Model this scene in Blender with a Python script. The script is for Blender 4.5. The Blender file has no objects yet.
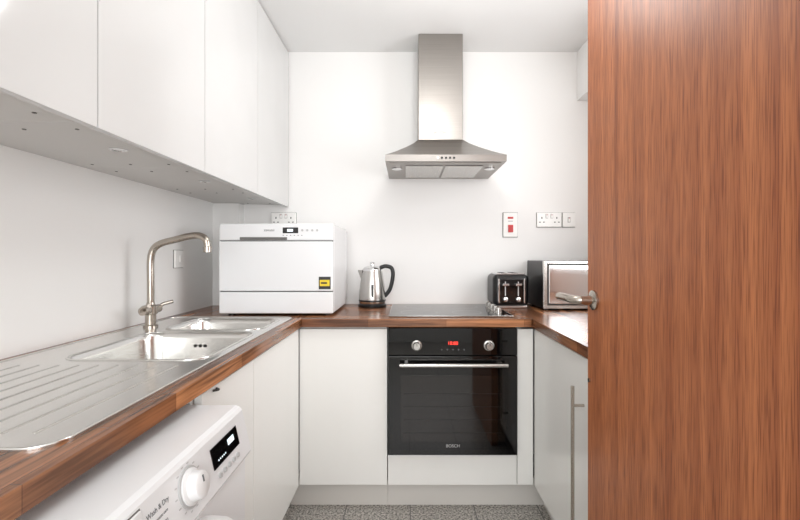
import bpy, bmesh, math
from mathutils import Vector, Matrix
C = bpy.context
S = C.scene
LW=-1.14; RW=1.18; BW=2.58; CH=2.435; RY=-2.0
CT=0.91; CB=0.872

def lin(c):
    return tuple(((v/255)/12.92 if v/255<=0.04045 else ((v/255+0.055)/1.055)**2.4) for v in c)+(1,)
def mk(name):
    m=bpy.data.materials.new(name); m.use_nodes=True
    nt=m.node_tree; b=nt.nodes['Principled BSDF']
    return m,nt,b
def pm(name,rgb,rough=0.5,metal=0.0,coat=0.0,bump=0.0,bscale=60,var=0.0,spec=0.5,bdist=0.002):
    m,nt,b=mk(name)
    b.inputs['Base Color'].default_value=lin(rgb)
    b.inputs['Roughness'].default_value=rough
    b.inputs['Metallic'].default_value=metal
    b.inputs['Coat Weight'].default_value=coat
    b.inputs['Specular IOR Level'].default_value=spec
    tc=nt.nodes.new('ShaderNodeTexCoord')
    n=nt.nodes.new('ShaderNodeTexNoise'); n.inputs['Scale'].default_value=bscale; n.inputs['Detail'].default_value=4 if bscale>10 else 1
    nt.links.new(tc.outputs['Object'],n.inputs['Vector'])
    if bump>0:
        bp=nt.nodes.new('ShaderNodeBump'); bp.inputs['Strength'].default_value=bump; bp.inputs['Distance'].default_value=bdist
        nt.links.new(n.outputs['Fac'],bp.inputs['Height']); nt.links.new(bp.outputs['Normal'],b.inputs['Normal'])
    r=nt.nodes.new('ShaderNodeMapRange'); r.inputs['To Min'].default_value=max(0,rough-0.03-var); r.inputs['To Max'].default_value=min(1,rough+0.03+var)
    nt.links.new(n.outputs['Fac'],r.inputs['Value']); nt.links.new(r.outputs['Result'],b.inputs['Roughness'])
    return m
def brushed(name,rgb,rough,scale):
    m,nt,b=mk(name)
    b.inputs['Metallic'].default_value=1.0
    tc=nt.nodes.new('ShaderNodeTexCoord'); mp=nt.nodes.new('ShaderNodeMapping'); mp.inputs['Scale'].default_value=scale
    n=nt.nodes.new('ShaderNodeTexNoise'); n.inputs['Scale'].default_value=1.0; n.inputs['Detail'].default_value=5
    nt.links.new(tc.outputs['Object'],mp.inputs['Vector']); nt.links.new(mp.outputs['Vector'],n.inputs['Vector'])
    cr=nt.nodes.new('ShaderNodeValToRGB')
    c=lin(rgb); cr.color_ramp.elements[0].position=0.3; cr.color_ramp.elements[1].position=0.7
    cr.color_ramp.elements[0].color=(c[0]*0.9,c[1]*0.9,c[2]*0.9,1); cr.color_ramp.elements[1].color=c
    nt.links.new(n.outputs['Fac'],cr.inputs['Fac']); nt.links.new(cr.outputs['Color'],b.inputs['Base Color'])
    r=nt.nodes.new('ShaderNodeMapRange'); r.inputs['To Min'].default_value=rough-0.04; r.inputs['To Max'].default_value=rough+0.06
    nt.links.new(n.outputs['Fac'],r.inputs['Value']); nt.links.new(r.outputs['Result'],b.inputs['Roughness'])
    return m
def woodtop(name,along):
    m,nt,b=mk(name)
    tc=nt.nodes.new('ShaderNodeTexCoord'); mp=nt.nodes.new('ShaderNodeMapping')
    if along=='y': mp.inputs['Rotation'].default_value=(0,0,math.radians(90))
    nt.links.new(tc.outputs['Object'],mp.inputs['Vector'])
    br=nt.nodes.new('ShaderNodeTexBrick'); br.inputs['Scale'].default_value=1.0
    br.inputs['Brick Width'].default_value=0.36; br.inputs['Row Height'].default_value=0.042; br.inputs['Mortar Size'].default_value=0.0006
    br.inputs['Color1'].default_value=lin((178,124,86)); br.inputs['Color2'].default_value=lin((112,72,50)); br.inputs['Mortar'].default_value=lin((84,52,36))
    nt.links.new(mp.outputs['Vector'],br.inputs['Vector'])
    m2=nt.nodes.new('ShaderNodeMapping'); m2.inputs['Scale'].default_value=(4,90,90); nt.links.new(mp.outputs['Vector'],m2.inputs['Vector'])
    n=nt.nodes.new('ShaderNodeTexNoise'); n.inputs['Scale'].default_value=1; n.inputs['Detail'].default_value=6; nt.links.new(m2.outputs['Vector'],n.inputs['Vector'])
    cr=nt.nodes.new('ShaderNodeValToRGB'); cr.color_ramp.elements[0].position=0.38; cr.color_ramp.elements[0].color=(0.42,0.39,0.37,1)
    cr.color_ramp.elements[1].position=0.62; cr.color_ramp.elements[1].color=(1.1,1.05,1,1)
    nt.links.new(n.outputs['Fac'],cr.inputs['Fac'])
    mx=nt.nodes.new('ShaderNodeMix'); mx.data_type='RGBA'; mx.blend_type='MULTIPLY'; mx.inputs[0].default_value=1
    nt.links.new(br.outputs['Color'],mx.inputs[6]); nt.links.new(cr.outputs['Color'],mx.inputs[7]); nt.links.new(mx.outputs[2],b.inputs['Base Color'])
    b.inputs['Roughness'].default_value=0.25
    return m
def sapele():
    m,nt,b=mk('sapele_veneer')
    tc=nt.nodes.new('ShaderNodeTexCoord')
    def noise(scale,det,dist=0):
        mp=nt.nodes.new('ShaderNodeMapping'); mp.inputs['Scale'].default_value=scale; nt.links.new(tc.outputs['Object'],mp.inputs['Vector'])
        n=nt.nodes.new('ShaderNodeTexNoise'); n.inputs['Scale'].default_value=1; n.inputs['Detail'].default_value=det; n.inputs['Distortion'].default_value=dist
        nt.links.new(mp.outputs['Vector'],n.inputs['Vector']); return n
    a=noise((34,34,0.35),4,0.2); f=noise((430,430,11),3,0.0)
    cr=nt.nodes.new('ShaderNodeValToRGB'); e=cr.color_ramp.elements
    e[0].position=0.3; e[0].color=lin((150,84,48)); e[1].position=0.7; e[1].color=lin((192,120,74))
    nt.links.new(a.outputs['Fac'],cr.inputs['Fac'])
    c2=nt.nodes.new('ShaderNodeValToRGB'); e=c2.color_ramp.elements
    e[0].position=0.36; e[0].color=(0.55,0.46,0.40,1); e[1].position=0.54; e[1].color=(1.0,1.0,1,1)
    nt.links.new(f.outputs['Fac'],c2.inputs['Fac'])
    mx=nt.nodes.new('ShaderNodeMix'); mx.data_type='RGBA'; mx.blend_type='MULTIPLY'; mx.inputs[0].default_value=1
    nt.links.new(cr.outputs['Color'],mx.inputs[6]); nt.links.new(c2.outputs['Color'],mx.inputs[7]); nt.links.new(mx.outputs[2],b.inputs['Base Color'])
    b.inputs['Roughness'].default_value=0.42; b.inputs['Specular IOR Level'].default_value=0.4
    return m
def granite():
    m,nt,b=mk('granite_tile')
    tc=nt.nodes.new('ShaderNodeTexCoord')
    n=nt.nodes.new('ShaderNodeTexNoise'); n.inputs['Scale'].default_value=110; n.inputs['Detail'].default_value=5; nt.links.new(tc.outputs['Object'],n.inputs['Vector'])
    cr=nt.nodes.new('ShaderNodeValToRGB'); e=cr.color_ramp.elements
    e[0].position=0.38; e[0].color=lin((104,101,97)); e[1].position=0.62; e[1].color=lin((206,201,193))
    nt.links.new(n.outputs['Fac'],cr.inputs['Fac'])
    mp=nt.nodes.new('ShaderNodeMapping'); mp.inputs['Location'].default_value=(-0.015,-0.05,0); nt.links.new(tc.outputs['Object'],mp.inputs['Vector'])
    br=nt.nodes.new('ShaderNodeTexBrick'); br.offset=0.0; br.inputs['Scale'].default_value=1
    br.inputs['Brick Width'].default_value=0.305; br.inputs['Row Height'].default_value=0.305; br.inputs['Mortar Size'].default_value=0.0025
    nt.links.new(mp.outputs['Vector'],br.inputs['Vector'])
    mx=nt.nodes.new('ShaderNodeMix'); mx.data_type='RGBA'
    nt.links.new(br.outputs['Fac'],mx.inputs[0]); nt.links.new(cr.outputs['Color'],mx.inputs[6]); mx.inputs[7].default_value=lin((100,98,96))
    nt.links.new(mx.outputs[2],b.inputs['Base Color']); b.inputs['Roughness'].default_value=0.35
    return m

M=dict(
 wall=pm('white_wall_paint',(238,237,235),0.7,bump=0.15,bscale=45),
 ceil=pm('ceiling_paint',(236,236,235),0.85,bump=0.1,bscale=50),
 gloss=pm('gloss_white_laminate',(219,219,218),0.10,bump=0.35,bscale=3.2,bdist=0.02),
 base=pm('satin_white_laminate',(241,240,236),0.2),
 carc=pm('carcass_grey_white',(212,210,207),0.5),
 plinth=pm('plinth_white',(222,218,212),0.45),
 seam=pm('dark_gap',(60,58,56),0.8),
 shadowgap=pm('grey_gap',(110,108,106),0.8),
 steel=brushed('brushed_steel',(200,198,194),0.25,(300,3,300)),
 steelv=brushed('brushed_steel_hood',(158,153,148),0.34,(3,3,320)),
 sink=brushed('sink_steel',(228,227,224),0.2,(220,4,220)),
 nickel=pm('brushed_nickel',(182,174,164),0.23,1.0),
 chrome=pm('chrome',(225,225,225),0.08,1.0),
 black=pm('black_glass',(6,6,7),0.04,spec=0.6),
 blackp=pm('black_plastic',(16,16,17),0.3),
 cavity=pm('oven_window_glass',(20,15,12),0.05,spec=0.7),
 dark=pm('dark_steel',(70,68,66),0.4,0.8),
 appl=pm('white_enamel',(236,237,238),0.22),
 applp=pm('white_plastic',(233,233,233),0.35),
 greyp=pm('light_grey_plastic',(188,188,188),0.4),
 print=pm('grey_print',(105,105,108),0.6),
 red=pm('red_rocker',(190,50,48),0.3),
 yellow=pm('sticker_yellow',(235,205,40),0.5),
 sock=pm('socket_plastic',(242,241,238),0.3),
 wx=woodtop('walnut_worktop_x','x'), wy=woodtop('walnut_worktop_y','y'),
 door=sapele(), floor=granite(),
)
m,nt,b=mk('oven_display_red'); b.inputs['Base Color'].default_value=(0.3,0.01,0.01,1); b.inputs['Emission Color'].default_value=(1,0.05,0.03,1); b.inputs['Emission Strength'].default_value=2.5; M['led']=m
m,nt,b=mk('display_white'); b.inputs['Emission Color'].default_value=(0.7,0.9,1,1); b.inputs['Emission Strength'].default_value=0.8; M['ledw']=m

def link(me,name,mat,smooth=False):
    o=bpy.data.objects.new(name,me); C.collection.objects.link(o)
    if mat: me.materials.append(M[mat] if isinstance(mat,str) else mat)
    if smooth:
        for p in me.polygons: p.use_smooth=True
    return o
def box(name,x0,x1,y0,y1,z0,z1,mat,bev=0.0,seg=2,rot=None):
    me=bpy.data.meshes.new(name); bm=bmesh.new()
    bmesh.ops.create_cube(bm,size=1)
    cx,cy,cz=(x0+x1)/2,(y0+y1)/2,(z0+z1)/2
    for v in bm.verts: v.co=Vector((v.co.x*(x1-x0),v.co.y*(y1-y0),v.co.z*(z1-z0)))
    if bev>0: bmesh.ops.bevel(bm,geom=bm.edges[:],offset=bev,segments=seg,profile=0.5,affect='EDGES')
    if rot: bmesh.ops.transform(bm,matrix=rot,verts=bm.verts)
    bmesh.ops.translate(bm,vec=(cx,cy,cz),verts=bm.verts)
    bm.to_mesh(me); bm.free()
    return link(me,name,mat)
def prism(name,pts,axis,a0,a1,mat,bev=0.0):
    me=bpy.data.meshes.new(name); bm=bmesh.new()
    def P(p,a):
        return {'y':(p[0],a,p[1]),'x':(a,p[0],p[1]),'z':(p[0],p[1],a)}[axis]
    A=[bm.verts.new(P(p,a0)) for p in pts]; B=[bm.verts.new(P(p,a1)) for p in pts]
    bm.faces.new(A); bm.faces.new(B[::-1])
    n=len(pts)
    for i in range(n): bm.faces.new([A[i],B[i],B[(i+1)%n],A[(i+1)%n]])
    bmesh.ops.recalc_face_normals(bm,faces=bm.faces)
    if bev>0: bmesh.ops.bevel(bm,geom=bm.edges[:],offset=bev,segments=2,profile=0.5,affect='EDGES')
    bm.to_mesh(me); bm.free(); return link(me,name,mat)
def lathe(name,prof,loc,mat,seg=40,axis='z',rot=None):
    me=bpy.data.meshes.new(name); bm=bmesh.new(); rings=[]
    for r,z in prof:
        rings.append([bm.verts.new((max(r,1e-5)*math.cos(2*math.pi*i/seg),max(r,1e-5)*math.sin(2*math.pi*i/seg),z)) for i in range(seg)])
    for a,b_ in zip(rings,rings[1:]):
        for i in range(seg): bm.faces.new([a[i],a[(i+1)%seg],b_[(i+1)%seg],b_[i]])
    bm.faces.new(rings[0][::-1]); bm.faces.new(rings[-1])
    bmesh.ops.recalc_face_normals(bm,faces=bm.faces)
    R={'z':Matrix.Identity(4),'-y':Matrix.Rotation(math.radians(90),4,'X'),'x':Matrix.Rotation(math.radians(90),4,'Y'),'-x':Matrix.Rotation(math.radians(-90),4,'Y')}[axis]
    if rot: R=rot@R
    bmesh.ops.transform(bm,matrix=Matrix.Translation(loc)@R,verts=bm.verts)
    bm.to_mesh(me); bm.free()
    o=link(me,name,mat,True)
    md=o.modifiers.new('es','EDGE_SPLIT'); md.split_angle=math.radians(38)
    return o
def tomesh(o,name,mat,smooth):
    dg=C.evaluated_depsgraph_get(); me=bpy.data.meshes.new_from_object(o.evaluated_get(dg))
    mw=o.matrix_world.copy(); bpy.data.objects.remove(o)
    me.materials.clear(); me.transform(mw)
    return link(me,name,mat,smooth)
def tube(name,pts,r,mat,cyc=False,res=8,smoothpath=True):
    P=[Vector(p) for p in pts]
    if smoothpath and len(P)>2:
        Q=[]; n=len(P); rng=range(n if cyc else n-1)
        for i in rng:
            p0=P[i-1] if (i>0 or cyc) else P[0]; p1=P[i]; p2=P[(i+1)%n]; p3=P[(i+2)%n] if (cyc or i+2<n) else P[-1]
            for k in range(8):
                t=k/8
                Q.append(0.5*((2*p1)+(-p0+p2)*t+(2*p0-5*p1+4*p2-p3)*t*t+(-p0+3*p1-3*p2+p3)*t**3))
        if not cyc: Q.append(P[-1])
    else: Q=P
    cu=bpy.data.curves.new(name,'CURVE'); cu.dimensions='3D'; s=cu.splines.new('POLY'); s.points.add(len(Q)-1)
    for a,q in zip(s.points,Q): a.co=(q.x,q.y,q.z,1)
    s.use_cyclic_u=cyc; cu.bevel_depth=r; cu.bevel_resolution=res//2; cu.use_fill_caps=True
    o=bpy.data.objects.new(name+'_c',cu); C.collection.objects.link(o); C.view_layer.update()
    return tomesh(o,name,mat,True)
def rr(x0,x1,y0,y1,r,seg=8):
    pts=[]
    for cx,cy,a in ((x1-r,y1-r,0),(x0+r,y1-r,90),(x0+r,y0+r,180),(x1-r,y0+r,270)):
        for k in range(seg+1):
            t=math.radians(a+90*k/seg); pts.append((cx+r*math.cos(t),cy+r*math.sin(t)))
    return pts
def plate(name,loops,z0,z1,mat):
    cu=bpy.data.curves.new(name,'CURVE'); cu.dimensions='2D'; cu.fill_mode='BOTH'; cu.extrude=(z1-z0)/2
    for L in loops:
        s=cu.splines.new('POLY'); s.points.add(len(L)-1)
        for a,q in zip(s.points,L): a.co=(q[0],q[1],0,1)
        s.use_cyclic_u=True
    o=bpy.data.objects.new(name+'_c',cu); o.location=(0,0,(z0+z1)/2); C.collection.objects.link(o); C.view_layer.update()
    return tomesh(o,name,mat,False)
def text(name,body,size,loc,rot,mat,ext=0.0003):
    cu=bpy.data.curves.new(name,'FONT'); cu.body=body; cu.size=size; cu.extrude=ext; cu.align_x='CENTER'; cu.align_y='CENTER'
    o=bpy.data.objects.new(name+'_c',cu); o.location=loc; o.rotation_euler=rot; C.collection.objects.link(o); C.view_layer.update()
    return tomesh(o,name,mat,False)
def group(name,parts,loc=None):
    e=bpy.data.objects.new(name,None); C.collection.objects.link(e); e.empty_display_size=0.1
    if loc is None:
        vs=[v.co for p in parts for v in p.data.vertices]
        loc=[(min(v[i] for v in vs)+max(v[i] for v in vs))/2 for i in range(3)]
        loc[2]=min(v[2] for v in vs)
    e.location=loc
    for p in parts:
        p.parent=e; p.matrix_parent_inverse=Matrix.Translation(-Vector(loc))
    return e

# ---------------- room shell ----------------
T=0.1
box('floor',LW-T,RW+T,RY-T,BW+T,-0.1,0,'floor')
box('ceiling',LW-T,RW+T,RY-T,BW+T,CH,CH+0.1,'ceil')
box('wall_back',LW-T,RW+T,BW,BW+T,0,CH,'wall')
box('wall_left',LW-T,LW,RY,BW,0,CH,'wall')
QY0,QY1,QZ0,QZ1=0.95,1.80,1.08,2.10
group('wall_right',[box('near',RW,RW+T,RY,QY0,0,CH,'wall'),box('far',RW,RW+T,QY1,BW,0,CH,'wall'),
  box('below',RW,RW+T,QY0,QY1,0,QZ0,'wall'),box('above',RW,RW+T,QY0,QY1,QZ1,CH,'wall')])
fw=[]
for a,b_,c,d in ((QY0,QY0+.045,QZ0,QZ1),(QY1-.045,QY1,QZ0,QZ1),(QY0+.045,QY1-.045,QZ0,QZ0+.045),(QY0+.045,QY1-.045,QZ1-.045,QZ1)):
    fw.append(box('frame',RW+.03,RW+.08,a,b_,c,d,'applp',0.004))
group('added_side_window',fw)  # unseen window, added so light reaches the left wall
WX0,WX1,WZ0,WZ1=-0.85,0.95,0.75,2.15
group('wall_front',[box('below',LW-T,RW+T,RY-T,RY,0,WZ0,'wall'),box('above',LW-T,RW+T,RY-T,RY,WZ1,CH,'wall'),
 box('side_a',LW-T,WX0,RY-T,RY,WZ0,WZ1,'wall'),box('side_b',WX1,RW+T,RY-T,RY,WZ0,WZ1,'wall')])
fw=[]
for a,b_,c,d in ((WX0,WX0+.05,WZ0,WZ1),(WX1-.05,WX1,WZ0,WZ1),(WX0+.05,WX1-.05,WZ0,WZ0+.05),(WX0+.05,WX1-.05,WZ1-.05,WZ1),(0.02,0.08,WZ0+.05,WZ1-.05)):
    fw.append(box('frame',a,b_,RY-0.08,RY-0.03,c,d,'applp',0.004))
group('added_rear_window',fw)  # unseen window, added to let light in from behind the camera
box('wall_partition',0.61,RW,0.34,0.44,0,CH,'wall')
group('trim_1',[box('lining',0.575,0.61,0.33,0.45,0,CH-0.001,'applp',0.002)])
box('trim_2',1.03,RW,BW-0.7,BW,2.14,CH,'wall')
box('trim_3',LW,-0.985,2.50,BW,CT,1.51,'wall')

# ---------------- wall cabinets (left) ----------------
FX=-0.715
ys=[0.45,0.986,1.508,2.044,2.575]
for i in range(4):
    a,b_=ys[i],ys[i+1]; z0=1.512
    p=[box('carcass',LW,FX-0.024,a+0.001,b_-0.001,z0,CH-0.002,'carc',0.001),
       box('door',FX-0.019,FX,a+0.0018,b_-0.0018,1.497,CH-0.008,'gloss',0.001)]
    for k in range(3):
        for yy in (a+0.06,b_-0.06):
            p.append(lathe('fixing_hole',[(0.0045,-0.001),(0.0045,0.0005)],(LW+0.07+0.13*k,yy,z0-0.0008),'shadowgap',12))
    p.append(lathe('recessed_spotlight',[(0.024,0.0),(0.024,-0.002),(0.019,-0.003),(0.017,-0.001)],(FX-0.13,(a+b_)/2,z0),'chrome',28))
    p.append(box('door_gap_shade',FX-0.0235,FX-0.0195,a+0.0005,b_-0.0005,1.5125,CH-0.003,'seam'))  # dark sheet behind the doors paints shade into their gaps
    group('wall_cabinet',p)

# ---------------- worktop ----------------
SX0,SX1,SY0,SY1=-1.105,-0.53,0.63,2.005
b1=(-0.965,-0.565,1.175,1.60); b2=(-0.955,-0.575,1.655,1.95)
w=[plate('left_run',[[(LW,0.45),(-0.488,0.45),(-0.488,BW),(LW,BW)],rr(b1[0]-.012,b1[1]+.012,b1[2]-.012,b1[3]+.012,0.07),rr(b2[0]-.012,b2[1]+.012,b2[2]-.012,b2[3]+.012,0.07)],CB,CT,'wy'),
   box('back_run',-0.4875,0.575,1.96,BW,CB,CT,'wx',0.003),
   plate('right_run',[[(0.5755,0.47),(RW,0.47),(RW,BW),(0.5755,BW)]],CB,CT,'wy')]
group('worktop',w)

# ---------------- sink ----------------
def bowl(name,x0,x1,y0,y1,depth,r=0.06):
    me=bpy.data.meshes.new(name); bm=bmesh.new(); rings=[]
    lv=[(-0.004,0.0022),(0.0,0.001),(0.004,-0.004),(0.007,-0.02),(0.012,-depth*0.8),(0.02,-depth*0.93),(0.04,-depth),(0.10,-depth-0.004)]
    for ins,dz in lv:
        rings.append([bm.verts.new((x,y,CT+0.002+dz)) for x,y in rr(x0+ins,x1-ins,y0+ins,y1-ins,max(r-ins*0.3,0.02))])
    n=len(rings[0])
    for a,c in zip(rings,rings[1:]):
        for i in range(n): bm.faces.new([a[i],a[(i+1)%n],c[(i+1)%n],c[i]])
    bm.faces.new(rings[-1]); bmesh.ops.recalc_face_normals(bm,faces=bm.faces)
    bm.to_mesh(me); bm.free(); return link(me,name,'sink',True)
sk=[plate('deck',[rr(SX0,SX1,SY0,SY1,0.05),rr(*b1,0.06),rr(*b2,0.06)],CT+0.0003,CT+0.003,'sink'),
    tube('rim',[(x,y,CT+0.003) for x,y in rr(SX0+.003,SX1-.003,SY0+.003,SY1-.003,0.047)],0.0028,'sink',True,6,False),
    bowl('main_bowl',*b1,0.17), bowl('half_bowl',*b2,0.13),
    tube('main_rim',[(x,y,CT+0.0035) for x,y in rr(b1[0]-.004,b1[1]+.004,b1[2]-.004,b1[3]+.004,0.064)],0.003,'sink',True,6,False),
    tube('half_rim',[(x,y,CT+0.0035) for x,y in rr(b2[0]-.004,b2[1]+.004,b2[2]-.004,b2[3]+.004,0.064)],0.003,'sink',True,6,False)]
for k in range(9):
    x=-1.02+0.052*k
    sk.append(tube('drainer_rib',[(x,0.69,CT+0.001),(x,1.12,CT+0.001)],0.0038,'sink',False,6,False))
for bb,dp in ((b1,0.17),(b2,0.13)):
    cx,cy=(bb[0]+bb[1])/2,(bb[2]+bb[3])/2
    sk.append(lathe('drain',[(0.04,-0.002),(0.042,0.001),(0.034,0.002),(0.026,-0.0005),(0.012,0.001)],(cx,cy,CT-dp-0.001),'chrome'))
for k in range(3):
    sk.append(lathe('overflow_hole',[(0.006,0),(0.006,0.0016)],(-0.79+0.018*k,b1[3]-0.0105,CT-0.045),'seam',16,'-y'))
group('kitchen_sink',sk)

# ---------------- tap ----------------
tx,ty=-1.035,1.72; z=CT+0.003
tp=[lathe('base',[(0.027,0),(0.027,0.008),(0.02,0.012),(0.02,0.05),(0.025,0.055),(0.025,0.085),(0.016,0.092),(0.014,0.1)],(tx,ty,z),'nickel'),
    tube('spout',[(tx,ty,z+.09),(tx,ty,z+.18),(tx,ty,z+.27),(tx+.012,ty,z+.315),(tx+.045,ty-.003,z+.338),(tx+.10,ty-.008,z+.352),(tx+.16,ty-.013,z+.366),(tx+.205,ty-.017,z+.368),(tx+.232,ty-.02,z+.352),(tx+.238,ty-.02,z+.325)],0.0135,'nickel',False,12),
    lathe('aerator',[(0.0155,0),(0.0155,0.022)],(tx+.238,ty-.02,z+.302),'nickel'),
    tube('valve_body',[(tx-.0,ty-.055,z+.07),(tx,ty+.055,z+.07)],0.017,'nickel',False,12),
    tube('lever_hot',[(tx,ty-.062,z+.07),(tx+.01,ty-.068,z+.085),(tx+.045,ty-.085,z+.095)],0.0075,'nickel'),
    tube('lever_cold',[(tx,ty+.062,z+.07),(tx+.01,ty+.068,z+.085),(tx+.045,ty+.085,z+.095)],0.0075,'nickel')]
group('kitchen_tap',tp)

# ---------------- base cabinets ----------------
PZ=0.133; BF=1.985
def cab_door_back(name,x0,x1,z0,z1): return box(name,x0+.0015,x1-.0015,BF,BF+0.019,z0,z1,'base',0.0015)
group('base_cabinet',[cab_door_back('door',-0.503,-0.091,PZ,CB-0.012),
   box('carcass',-0.50,-0.093,BF+0.021,BW-0.02,PZ,CB-0.001,'carc'),
   box('plinth',-0.56,-0.093,2.055,2.07,0,PZ-0.002,'plinth')])
ox0,ox1=-0.0885,0.5115
group('oven_housing',[box('lower_panel',ox0,ox1,BF,BF+0.019,PZ,0.272,'base',0.0015),
   box('side_filler',ox1+0.003,0.588,BF,BF+0.019,PZ,CB-0.012,'base',0.0015),
   box('shelf',ox0,ox1,BF+0.022,BW-0.03,0.25,0.268,'carc'),
   box('side',ox1+0.004,ox1+0.02,BF+0.022,BW-0.03,PZ,CB-0.001,'carc'),
   box('plinth',-0.092,0.66,2.055,2.07,0,PZ-0.002,'plinth')])
LF=-0.503
lp=[box('door',LF-0.019,LF,1.40,BF-0.006,PZ,CB-0.012,'base',0.0015),box('door_b',LF-0.019,LF,1.045,1.397,PZ,CB-0.012,'base',0.0015),
   box('side_a',LW+.03,LF-.021,1.03,1.048,PZ,CB-0.001,'carc'),box('side_b',LW+.03,LF-.021,2.10,2.118,PZ,CB-0.001,'carc'),
   box('bottom',LW+.03,LF-.021,1.049,2.099,PZ,PZ+.018,'carc'),
   box('plinth',LF-0.085,LF-0.07,1.03,2.05,0,PZ-0.002,'plinth')]
lp.append(tube('door_catch',[(LF+.002,1.10,CB-.02),(LF+.012,1.11,CB-.02),(LF+.002,1.12,CB-.02)],0.003,'dark'))
group('base_cabinet',lp)
RF=0.592
def rbar(y): 
    return [tube('handle_bar',[(RF-.038,y,0.22),(RF-.038,y,0.765)],0.006,'nickel',False,8,False),
            tube('handle_post',[(RF-.038,y,0.70),(RF+.002,y,0.70)],0.005,'nickel',False,8,False),
            tube('handle_post',[(RF-.038,y,0.28),(RF+.002,y,0.28)],0.005,'nickel',False,8,False)]
group('base_cabinet',[box('door',RF,RF+.019,1.387,BF-.004,PZ,CB-0.012,'base',0.0015),box('carcass',RF+.021,RW-.02,1.387,1.98,PZ,CB-.001,'carc'),
   box('plinth',RF+.065,RF+.08,1.387,2.05,0,PZ-.002,'plinth')]+rbar(1.425))
group('base_cabinet',[box('door',RF,RF+.019,0.785,1.384,PZ,CB-0.012,'base',0.0015),box('carcass',RF+.021,RW-.02,0.785,1.384,PZ,CB-.001,'carc'),
   box('plinth',RF+.065,RF+.08,0.785,1.384,0,PZ-.002,'plinth')])

# ---------------- oven ----------------
OF=1.962; o=[]
o.append(box('cavity',ox0+.02,ox1-.02,BF+.022,BW-.06,0.285,0.862,'dark'))
o.append(box('control_panel',ox0+.002,ox1-.002,OF+.004,BF+.02,0.742,0.866,'black',0.002))
o.append(box('door',ox0+.002,ox1-.002,OF,BF+.018,0.282,0.738,'black',0.003))
o.append(box('window',ox0+.06,ox1-.06,OF-.0012,OF+.001,0.345,0.65,'cavity',0.0004))
for k in range(4): o.append(box('rack_rail',ox0+.075,ox1-.075,OF-.0016,OF-.0011,0.385+.06*k,0.3865+.06*k,'blackp'))
o.append(tube('handle',[(ox0+.055,OF-.04,0.705),(ox1-.055,OF-.04,0.705)],0.009,'steel',False,12,False))
for x in (ox0+.085,ox1-.085): o.append(box('handle_post',x-.008,x+.008,OF-.04,OF+.001,0.698,0.712,'steel',0.002))
for x in (0.045,0.378):
    o.append(lathe('knob',[(0.024,0),(0.024,0.004),(0.0185,0.006),(0.0175,0.026),(0.015,0.029)],(x,OF+.004,0.787),'steel',32,'-y'))
    o.append(box('knob_mark',x-.0012,x+.0012,OF-.0262,OF-.0252,0.79,0.802,'black'))
o.append(text('display','18:80',0.022,(0.2115,OF+.0035,0.797),(math.radians(90),0,0),'led'))
for k in range(5): o.append(lathe('touch_button',[(0.003,0),(0.003,0.0008)],(0.16+.026*k,OF+.0038,0.768),'print',12,'-y'))
o.append(text('badge','BOSCH',0.02,(0.2115,OF-.0005,0.325),(math.radians(90),0,0),'greyp'))
group('built_in_oven',o)

# ---------------- hob ----------------
h=[box('glass',-0.085,0.505,2.02,2.51,CT+.0003,CT+.007,'black',0.002),
   tube('trim_edge',[(x,y,CT+.005) for x,y in rr(-0.086,0.506,2.019,2.511,0.006,3)],0.0022,'steel',True,6,False)]
for x,y,r in ((0.06,2.14,.09),(0.06,2.38,.072),(0.30,2.14,.072),(0.30,2.38,.09)):
    h.append(tube('cooking_zone',[(x+r*math.cos(t*math.pi/20),y+r*math.sin(t*math.pi/20),CT+.0066) for t in range(40)],0.0008,'greyp',True,4,False))
for k in range(4):
    h.append(lathe('knob',[(0.02,0),(0.02,0.004),(0.017,0.006),(0.0165,0.024),(0.014,0.027)],(0.455,2.12+.08*k,CT+.007),'steel',28))
group('electric_hob',h)

# ---------------- hood ----------------
hx=0.192; hw=0.30; hy=2.10; zb=1.668; zr=1.70; zt=1.846
cx0,cx1,cy=hx-.128,hx+.118,2.365
hd=[box('chimney',cx0,cx1,cy,BW,zt-.001,CH-.001,'steelv',0.002)]
me=bpy.data.meshes.new('canopy'); bm=bmesh.new()
def ring(x0,x1,y0,y1,z): return [bm.verts.new(p) for p in ((x0,y0,z),(x1,y0,z),(x1,y1,z),(x0,y1,z))]
Rs=[ring(hx-hw,hx+hw,hy,BW,zb),ring(hx-hw,hx+hw,hy,BW,zr)]
for t in (0.12,0.3,0.55,0.8,1.0):
    s=1-(1-t)**1.15; zz=zr+(zt-zr)*t**1.05
    Rs.append(ring(hx-hw+(cx0-hx+hw)*s,hx+hw+(cx1-hx-hw)*s,hy+(cy-hy)*s,BW,zz))
for a,c in zip(Rs,Rs[1:]):
    for i in range(4): bm.faces.new([a[i],a[(i+1)%4],c[(i+1)%4],c[i]])
bm.faces.new(Rs[-1]); bm.faces.new(Rs[0][::-1]); bmesh.ops.recalc_face_normals(bm,faces=bm.faces)
bm.to_mesh(me); bm.free(); hd.append(link(me,'canopy','steelv'))
hd.append(box('underside',hx-hw+.02,hx+hw-.02,hy+.03,BW-.02,zb-.003,zb-.0005,'steelv'))
for a in (0,1): hd.append(box('grease_filter',hx-.20+.205*a,hx-.005+.205*a,hy+.09,BW-.07,zb-.007,zb-.0035,'steel',0.002))
for a in (-1,1): hd.append(lathe('lamp',[(0.028,0),(0.028,0.004)],(hx+a*.245,hy+.16,zb-.008),'chrome',24))
for k in range(5): hd.append(lathe('button',[(0.0055,0),(0.0055,0.004)],(hx-.04+.02*k,hy+.0005,1.684),'blackp' if k else 'chrome',14,'-y'))
hd.append(text('badge','BOSCH',0.02,(hx-.01,cy-.0005,1.885),(math.radians(90),0,0),'print'))
group('cooker_hood',hd)

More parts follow.
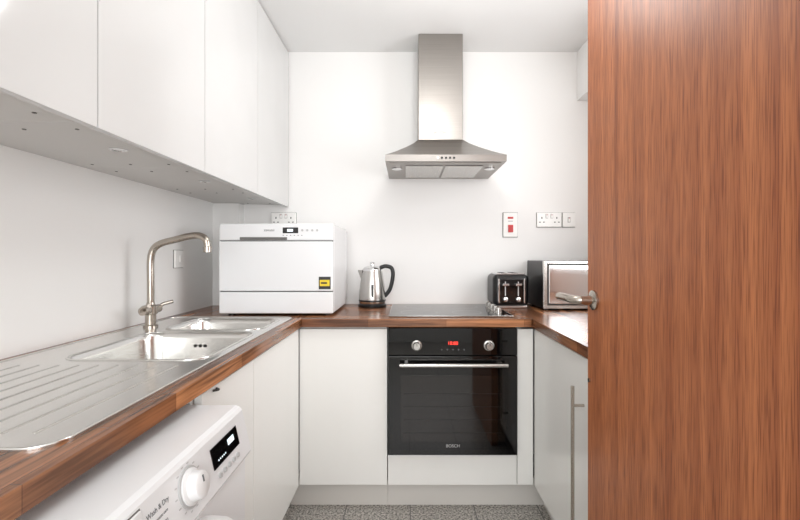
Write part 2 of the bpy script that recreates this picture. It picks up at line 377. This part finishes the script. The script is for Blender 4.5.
# ---------------- countertop dishwasher ----------------
dx0,dx1,dy,dz0,dz1=-0.908,-0.357,2.056,CT+.012,1.357
d=[box('body',dx0,dx1,dy+.03,2.49,dz0,dz1,'appl',0.006),
   box('body_back',dx0+.08,dx1-.0,2.485,2.55,dz0+.02,dz1-.01,'appl',0.006),
   box('control_panel',dx0,dx1,dy,dy+.032,1.275,dz1,'appl',0.006),
   box('door',dx0,dx1,dy-.002,dy+.03,1.03,1.271,'appl',0.005),
   box('door_lower',dx0,dx1,dy,dy+.03,dz0,1.026,'appl',0.005),
   box('seam',dx0+.004,dx1-.004,dy+.006,dy+.03,1.0255,1.0305,'seam'),
   box('seam',dx0+.004,dx1-.004,dy+.006,dy+.03,1.2705,1.2755,'seam'),
   box('handle_recess',dx0+.10,dx0+.33,dy-.0012,dy+.004,1.277,1.292,'shadowgap',0.003),
   box('display',-0.60,-0.525,dy-.001,dy+.002,1.31,1.338,'black',0.0005),
   box('display_digits',-0.578,-0.55,dy-.0016,dy-.0005,1.318,1.33,'ledw'),
   text('badge','zanussi',0.018,(-0.665,dy-.0005,1.325),(math.radians(90),0,0),'print'),
   box('energy_label',-0.425,-0.368,dy-.0035,dy-.0015,1.04,1.10,'blackp'),
   box('energy_label_band',-0.42,-0.373,dy-.0045,dy-.003,1.055,1.085,'yellow'),
   box('energy_label_text',-0.415,-0.385,dy-.005,dy-.004,1.066,1.074,'blackp')]
for k in range(5): d.append(lathe('button',[(0.0055,0),(0.0055,0.003)],(-0.505+.024*k,dy+.0005,1.324),'greyp' if k<4 else 'chrome',16,'-y'))
for k in range(6): d.append(box('indicator',-0.60+.018*k,-0.595+.018*k,dy-.001,dy+.001,1.298,1.301,'print'))
for x in (dx0+.04,dx1-.04):
    for y in (dy+.06,2.44): d.append(lathe('foot',[(0.018,0),(0.018,0.014)],(x,y,CT+.0004),'blackp',20))
group('countertop_dishwasher',d)

# ---------------- kettle ----------------
kx,ky=-0.198,2.43; z=CT+.0005
k=[lathe('power_base',[(0.078,0),(0.08,0.004),(0.08,0.014),(0.073,0.02)],(kx,ky,z),'blackp'),
   lathe('body',[(0.071,0.02),(0.0745,0.026),(0.0755,0.05),(0.073,0.09),(0.067,0.14),(0.060,0.185),(0.056,0.205)],(kx,ky,z),'steel',48),
   lathe('body_band',[(0.0765,0.034),(0.0772,0.036),(0.0772,0.04),(0.0765,0.042)],(kx,ky,z),'blackp',48),
   lathe('lid',[(0.0565,0.205),(0.056,0.214),(0.046,0.226),(0.025,0.234),(0.014,0.236),(0.012,0.246),(0.014,0.252),(0.008,0.256)],(kx,ky,z),'chrome',40)]
sp=prism('spout',[(-.030,-.0),(0.0,-.024),(0.0,.024)],'z',0.155,0.21,'steel',0.003)
for v in sp.data.vertices:
    if v.co.z<0.18: v.co.x=v.co.x*0.35
    v.co+=Vector((kx-.054,ky,z))
k.append(sp)
k.append(tube('handle',[(kx+.045,ky,z+.222),(kx+.075,ky,z+.232),(kx+.108,ky,z+.222),(kx+.118,ky,z+.19),(kx+.112,ky,z+.14),(kx+.098,ky,z+.095),(kx+.07,ky,z+.06)],0.0115,'blackp',False,10))
k.append(box('water_gauge',kx+.0,kx+.012,ky-.0745,ky-.06,z+.06,z+.13,'blackp',0.002))
group('electric_kettle',k)

# ---------------- toaster ----------------
t0,t1,ta,tb=0.475,0.675,2.34,2.54; z=CT
t=[box('body',t0,t1,ta,tb,z+.012,z+.19,'blackp',0.03,5),
   box('top_plate',t0+.022,t1-.022,ta+.022,tb-.022,z+.186,z+.194,'chrome',0.003)]
for x in (t0+.055,t1-.085): t.append(box('slot',x,x+.03,ta+.035,tb-.035,z+.19,z+.195,'seam'))
t+= [box('front_panel',t0+.03,t1-.03,ta-.003,ta+.004,z+.03,z+.16,'black',0.002),
     box('chrome_strip',t0+.026,t0+.034,ta-.005,ta+.004,z+.03,z+.165,'chrome',0.002),
     box('chrome_strip',t1-.034,t1-.026,ta-.005,ta+.004,z+.03,z+.165,'chrome',0.002),
     box('lever_slot',t0+.062,t0+.067,ta-.0045,ta-.002,z+.07,z+.15,'greyp'),
     box('lever_slot',t1-.067,t1-.062,ta-.0045,ta-.002,z+.07,z+.15,'greyp'),
     box('lever',t0+.047,t0+.082,ta-.022,ta-.003,z+.125,z+.14,'chrome',0.004),
     box('lever',t1-.082,t1-.047,ta-.022,ta-.003,z+.125,z+.14,'chrome',0.004),
     box('base_band',t0+.01,t1-.01,ta+.006,tb-.006,z+.001,z+.016,'chrome',0.003)]
for x in (t0+.065,t1-.065): t.append(lathe('dial',[(0.014,0),(0.013,0.012),(0.01,0.014)],(x,ta-.002,z+.052),'chrome',24,'-y'))
group('toaster',t)

# ---------------- microwave ----------------
x0,x1,ya,yb,za,zb_=0.722,1.165,2.255,2.56,CT+.01,1.174
mw=[box('casing',x0,x1,ya+.02,yb,za,zb_,'blackp',0.004),
    box('front_frame',x0,x1,ya,ya+.02,za,zb_,'steel',0.003),
    box('door_frame',x0+.02,x1-.115,ya-.002,ya+.001,za+.018,zb_-.014,'dark',0.001),
    box('door_glass',x0+.028,x1-.123,ya-.004,ya+.002,za+.027,zb_-.023,'chrome',0.003),
    tube('handle',[(x1-.10,ya-.03,za+.03),(x1-.10,ya-.03,zb_-.03)],0.007,'chrome',False,8,False),
    box('control_strip',x1-.085,x1-.01,ya-.003,ya+.002,za+.015,zb_-.015,'black',0.001)]
for zz in (za+.045,zb_-.045): mw.append(box('handle_post',x1-.105,x1-.095,ya-.03,ya+.001,zz-.005,zz+.005,'chrome'))
for zz in (1.0,1.07): mw.append(lathe('dial',[(0.02,0),(0.018,0.014)],(x1-.047,ya-.003,zz),'chrome',24,'-y'))
for x in (x0+.03,x1-.03):
    for y in (ya+.04,yb-.04): mw.append(lathe('foot',[(0.012,0),(0.012,0.012)],(x,y,CT),'blackp',16))
group('microwave_oven',mw)

# ---------------- sockets ----------------
def wbox(n,cx,cz,w_,h_,dep,mat,off=0.0,bev=0.001):
    return box(n,cx-w_/2,cx+w_/2,BW-off-dep,BW-off,cz-h_/2,cz+h_/2,mat,bev)
def dsocket(cx,cz):
    p=[wbox('plate_shadow',cx,cz,.152,.090,.003,'shadowgap',0,.0005),wbox('faceplate',cx,cz,.148,.086,.012,'sock',0,.003)]  # grey rim paints a thin shadow line around socket and switch plates
    for s in (-1,1):
        p.append(wbox('rocker_gap',cx+s*.015,cz+.022,.015,.025,.001,'shadowgap',.0119,0))
        p.append(wbox('rocker',cx+s*.015,cz+.022,.012,.022,.004,'sock',.012)); p.append(wbox('rocker_mark',cx+s*.015,cz+.029,.006,.003,.0006,'red',.016,0))
        a=cx+s*.045
        p.append(wbox('pin_earth',a,cz+.012,.006,.011,.0006,'seam',.0119,0))
        for q in (-.012,.012): p.append(wbox('pin',a+q,cz-.014,.010,.005,.0006,'seam',.0119,0))
    return p
group('wall_socket',dsocket(0.858,1.418)); group('wall_socket',dsocket(-0.745,1.418))
group('light_switch',[wbox('plate_shadow',0.977,1.418,.080,.090,.003,'shadowgap',0,.0005),wbox('faceplate',0.977,1.418,.076,.086,.012,'sock',0,.003),wbox('rocker_gap',0.977,1.418,.016,.030,.001,'shadowgap',.0119,0),wbox('rocker',0.977,1.418,.012,.026,.004,'sock',.012),wbox('rocker_mark',0.977,1.428,.007,.004,.0006,'red',.016,0)])
group('cooker_switch',[wbox('plate_shadow',0.624,1.388,.091,.151,.003,'shadowgap',0,.0005),wbox('faceplate',0.624,1.388,.086,.146,.012,'sock',0,.003),wbox('rocker',0.624,1.365,.030,.045,.006,'red',.012),wbox('cooker_label',0.624,1.43,.034,.012,.0006,'red',.0119,0),wbox('label',0.624,1.41,.03,.003,.0006,'print',.0119,0)])
def lbox(n,cy_,cz,w_,h_,dep,mat,off=0.0,bev=0.001): return box(n,LW+off,LW+off+dep,cy_-w_/2,cy_+w_/2,cz-h_/2,cz+h_/2,mat,bev)
group('light_switch',[lbox('plate_shadow',2.12,1.185,.090,.090,.003,'shadowgap',0,.0005),lbox('faceplate',2.12,1.185,.086,.086,.011,'sock',0,.003),lbox('rocker',2.12,1.185,.014,.03,.005,'sock',.011)])

# ---------------- washing machine ----------------
ya,yb=0.425,1.02
pr=[(-1.0,.03),(-1.0,.843),(-.41,.843),(-.400,.839),(-.395,.832),(-.373,.738),(-.378,.728),(-.388,.722),(-.39,.03)]
wm=[prism('cabinet',pr,'y',ya,yb,'appl',0.0)]
th=math.atan2(.022,.094); nrm=Vector((math.cos(th),0,math.sin(th))); up=Vector((-math.sin(th),0,math.cos(th)))
def pp(y,v,off=0.0):
    return Vector((-.384,y,.785))+up*v+nrm*off
def pbox(n,y,v,w_,h_,dep,mat,bev=0.001):
    c=pp(y,v,dep/2); R=Matrix.Rotation(-th,4,'Y')
    return box(n,c.x-dep/2,c.x+dep/2,c.y-w_/2,c.y+w_/2,c.z-h_/2,c.z+h_/2,mat,bev,2,R)
Rt=Matrix.Rotation(-th,4,'Y')
wm.append(pbox('display',0.905,0.010,0.125,0.042,0.002,'black',0.0006))
wm.append(pbox('display_digits',0.93,0.014,0.03,0.012,0.0026,'ledw',0))
for k_ in range(5): wm.append(pbox('display_icon',0.865+.008*k_,0.0,0.003,0.003,0.0026,'ledw',0))
DY=0.755
kp=pp(DY,0.006)
wm.append(lathe('dial_ring',[(0.036,0),(0.0355,0.0025),(0.033,0.003)],kp,'greyp',40,'x',Rt))
wm.append(lathe('programme_dial',[(0.031,0),(0.031,0.006),(0.025,0.009),(0.023,0.024),(0.019,0.027)],kp,'applp',40,'x',Rt))
wm.append(pbox('dial_marker',DY,0.016,0.003,0.012,0.0285,'print',0.0003))
for k_ in range(14):
    a=2*math.pi*k_/14
    wm.append(pbox('dial_tick',DY+.043*math.cos(a),0.006+.040*math.sin(a),0.006,0.002,0.0006,'greyp',0))
for k_ in range(5): wm.append(lathe('button',[(0.0055,0),(0.005,0.004)],pp(0.86+.022*k_,-0.028),'greyp',16,'x',Rt))
wm.append(pbox('drawer_gap',0.53,0.0,0.194,0.089,0.0006,'shadowgap',0))
wm.append(pbox('detergent_drawer',0.53,0.0,0.19,0.085,0.004,'applp',0.0018))
cr=(Matrix.Rotation(-th,4,'Y')@Matrix.Rotation(math.radians(90),4,'Z')@Matrix.Rotation(math.radians(90),4,'X')).to_euler()
wm.append(text('label','Wash & Dry',0.0115,pp(0.665,0.022,0.0005),cr,'print',0.0001))
wm.append(text('label_small','Automatic care',0.007,pp(0.665,0.008,0.0005),cr,'print',0.0001))
wm.append(text('label_top','9 kg  1400',0.008,pp(0.665,-0.006,0.0005),cr,'print',0.0001))
dc=(-.39,0.73,0.505)
wm.append(lathe('door_ring',[(0.215,0),(0.213,0.03),(0.20,0.052),(0.17,0.056),(0.155,0.045),(0.15,0.03)],dc,'applp',56,'x'))
wm.append(lathe('door_glass',[(0.15,0.03),(0.12,0.045),(0.06,0.055),(0.0,0.057)],dc,'black',56,'x'))
wm.append(box('kick_panel',-.3905,-.386,ya+.02,yb-.02,.05,.15,'applp',0.001))
for x in (-.93,-.45):
    for y in (ya+.06,yb-.06): wm.append(lathe('foot',[(0.02,0),(0.02,0.032)],(x,y,0.0),'blackp',16))
group('washing_machine',wm)

# ---------------- wooden door ----------------
DX=0.53
dr=[box('leaf',DX,DX+0.04,0.47,1.25,0.008,2.05,'door',0.0015)]
hz=1.075; hyy=1.205
dr.append(lathe('rose',[(0.028,0),(0.028,0.006),(0.023,0.009),(0.0135,0.011),(0.0125,0.04)],(DX,hyy,hz),'nickel',32,'-x'))
dr.append(tube('lever',[(DX-.03,hyy,hz),(DX-.048,hyy+.006,hz),(DX-.058,hyy+.03,hz+.001),(DX-.060,hyy+.07,hz+.002),(DX-.060,hyy+.11,hz+.001)],0.012,'nickel',False,10))
dr.append(box('latch_plate',DX+.01,DX+.03,1.249,1.2515,hz-.08,hz+.08,'nickel',0.0005))
dr.append(lathe('thumb_turn',[(0.006,0),(0.006,0.004)],(DX,1.235,0.84),'nickel',16,'-x'))
for zz in (0.25,1.05,1.85):
    dr.append(tube('hinge',[(DX+.035,0.463,zz-.05),(DX+.035,0.463,zz+.05)],0.006,'nickel',False,8,False))
group('door_1',dr)

# ---------------- lights ----------------
def area(name,loc,rot,sx,sy,e,col=(1,1,1)):
    l=bpy.data.lights.new(name,'AREA'); l.shape='RECTANGLE'; l.size=sx; l.size_y=sy; l.energy=e; l.color=col
    o=bpy.data.objects.new(name,l); o.location=loc; o.rotation_euler=rot; C.collection.objects.link(o); return o
area('rear_daylight_fill',(0.05,RY+0.05,1.45),(math.radians(90),0,0),1.7,1.3,44,(0.98,0.99,1))  # added area light, stands in for daylight from the rear
area('side_daylight_fill',(RW-0.01,(QY0+QY1)/2,(QZ0+QZ1)/2),(math.radians(90),0,math.radians(90)),0.8,0.95,14,(0.98,0.985,1))  # added area light in the side opening, brightens the left wall
area('hall_fill_area',(0.0,-0.7,CH-0.02),(0,0,0),0.9,0.9,5,(0.98,0.99,1))  # added fill under the unseen ceiling behind the camera
pl=bpy.data.lights.new('kitchen_fill_point','POINT'); pl.energy=11; pl.shadow_soft_size=0.14; pl.color=(1,0.995,0.985)  # added fill with no fitting, brightens the back wall and ceiling
po=bpy.data.objects.new('kitchen_fill_point',pl); po.location=(0.15,1.45,2.15); C.collection.objects.link(po)
W=bpy.data.worlds.new('World'); S.world=W; W.use_nodes=True
W.node_tree.nodes['Background'].inputs[0].default_value=(0.93,0.96,1,1); W.node_tree.nodes['Background'].inputs[1].default_value=1.5

cam=bpy.data.cameras.new('camera'); co=bpy.data.objects.new('camera',cam); C.collection.objects.link(co)
co.location=(0,0,1.2); co.rotation_euler=(math.radians(90),0,0)
cam.sensor_width=36; cam.lens=426/800*36; cam.shift_x=-7/800; cam.shift_y=-4/800; cam.clip_start=0.02
S.camera=co
S.view_settings.view_transform='Standard'; S.view_settings.look='None'; S.view_settings.exposure=0.0
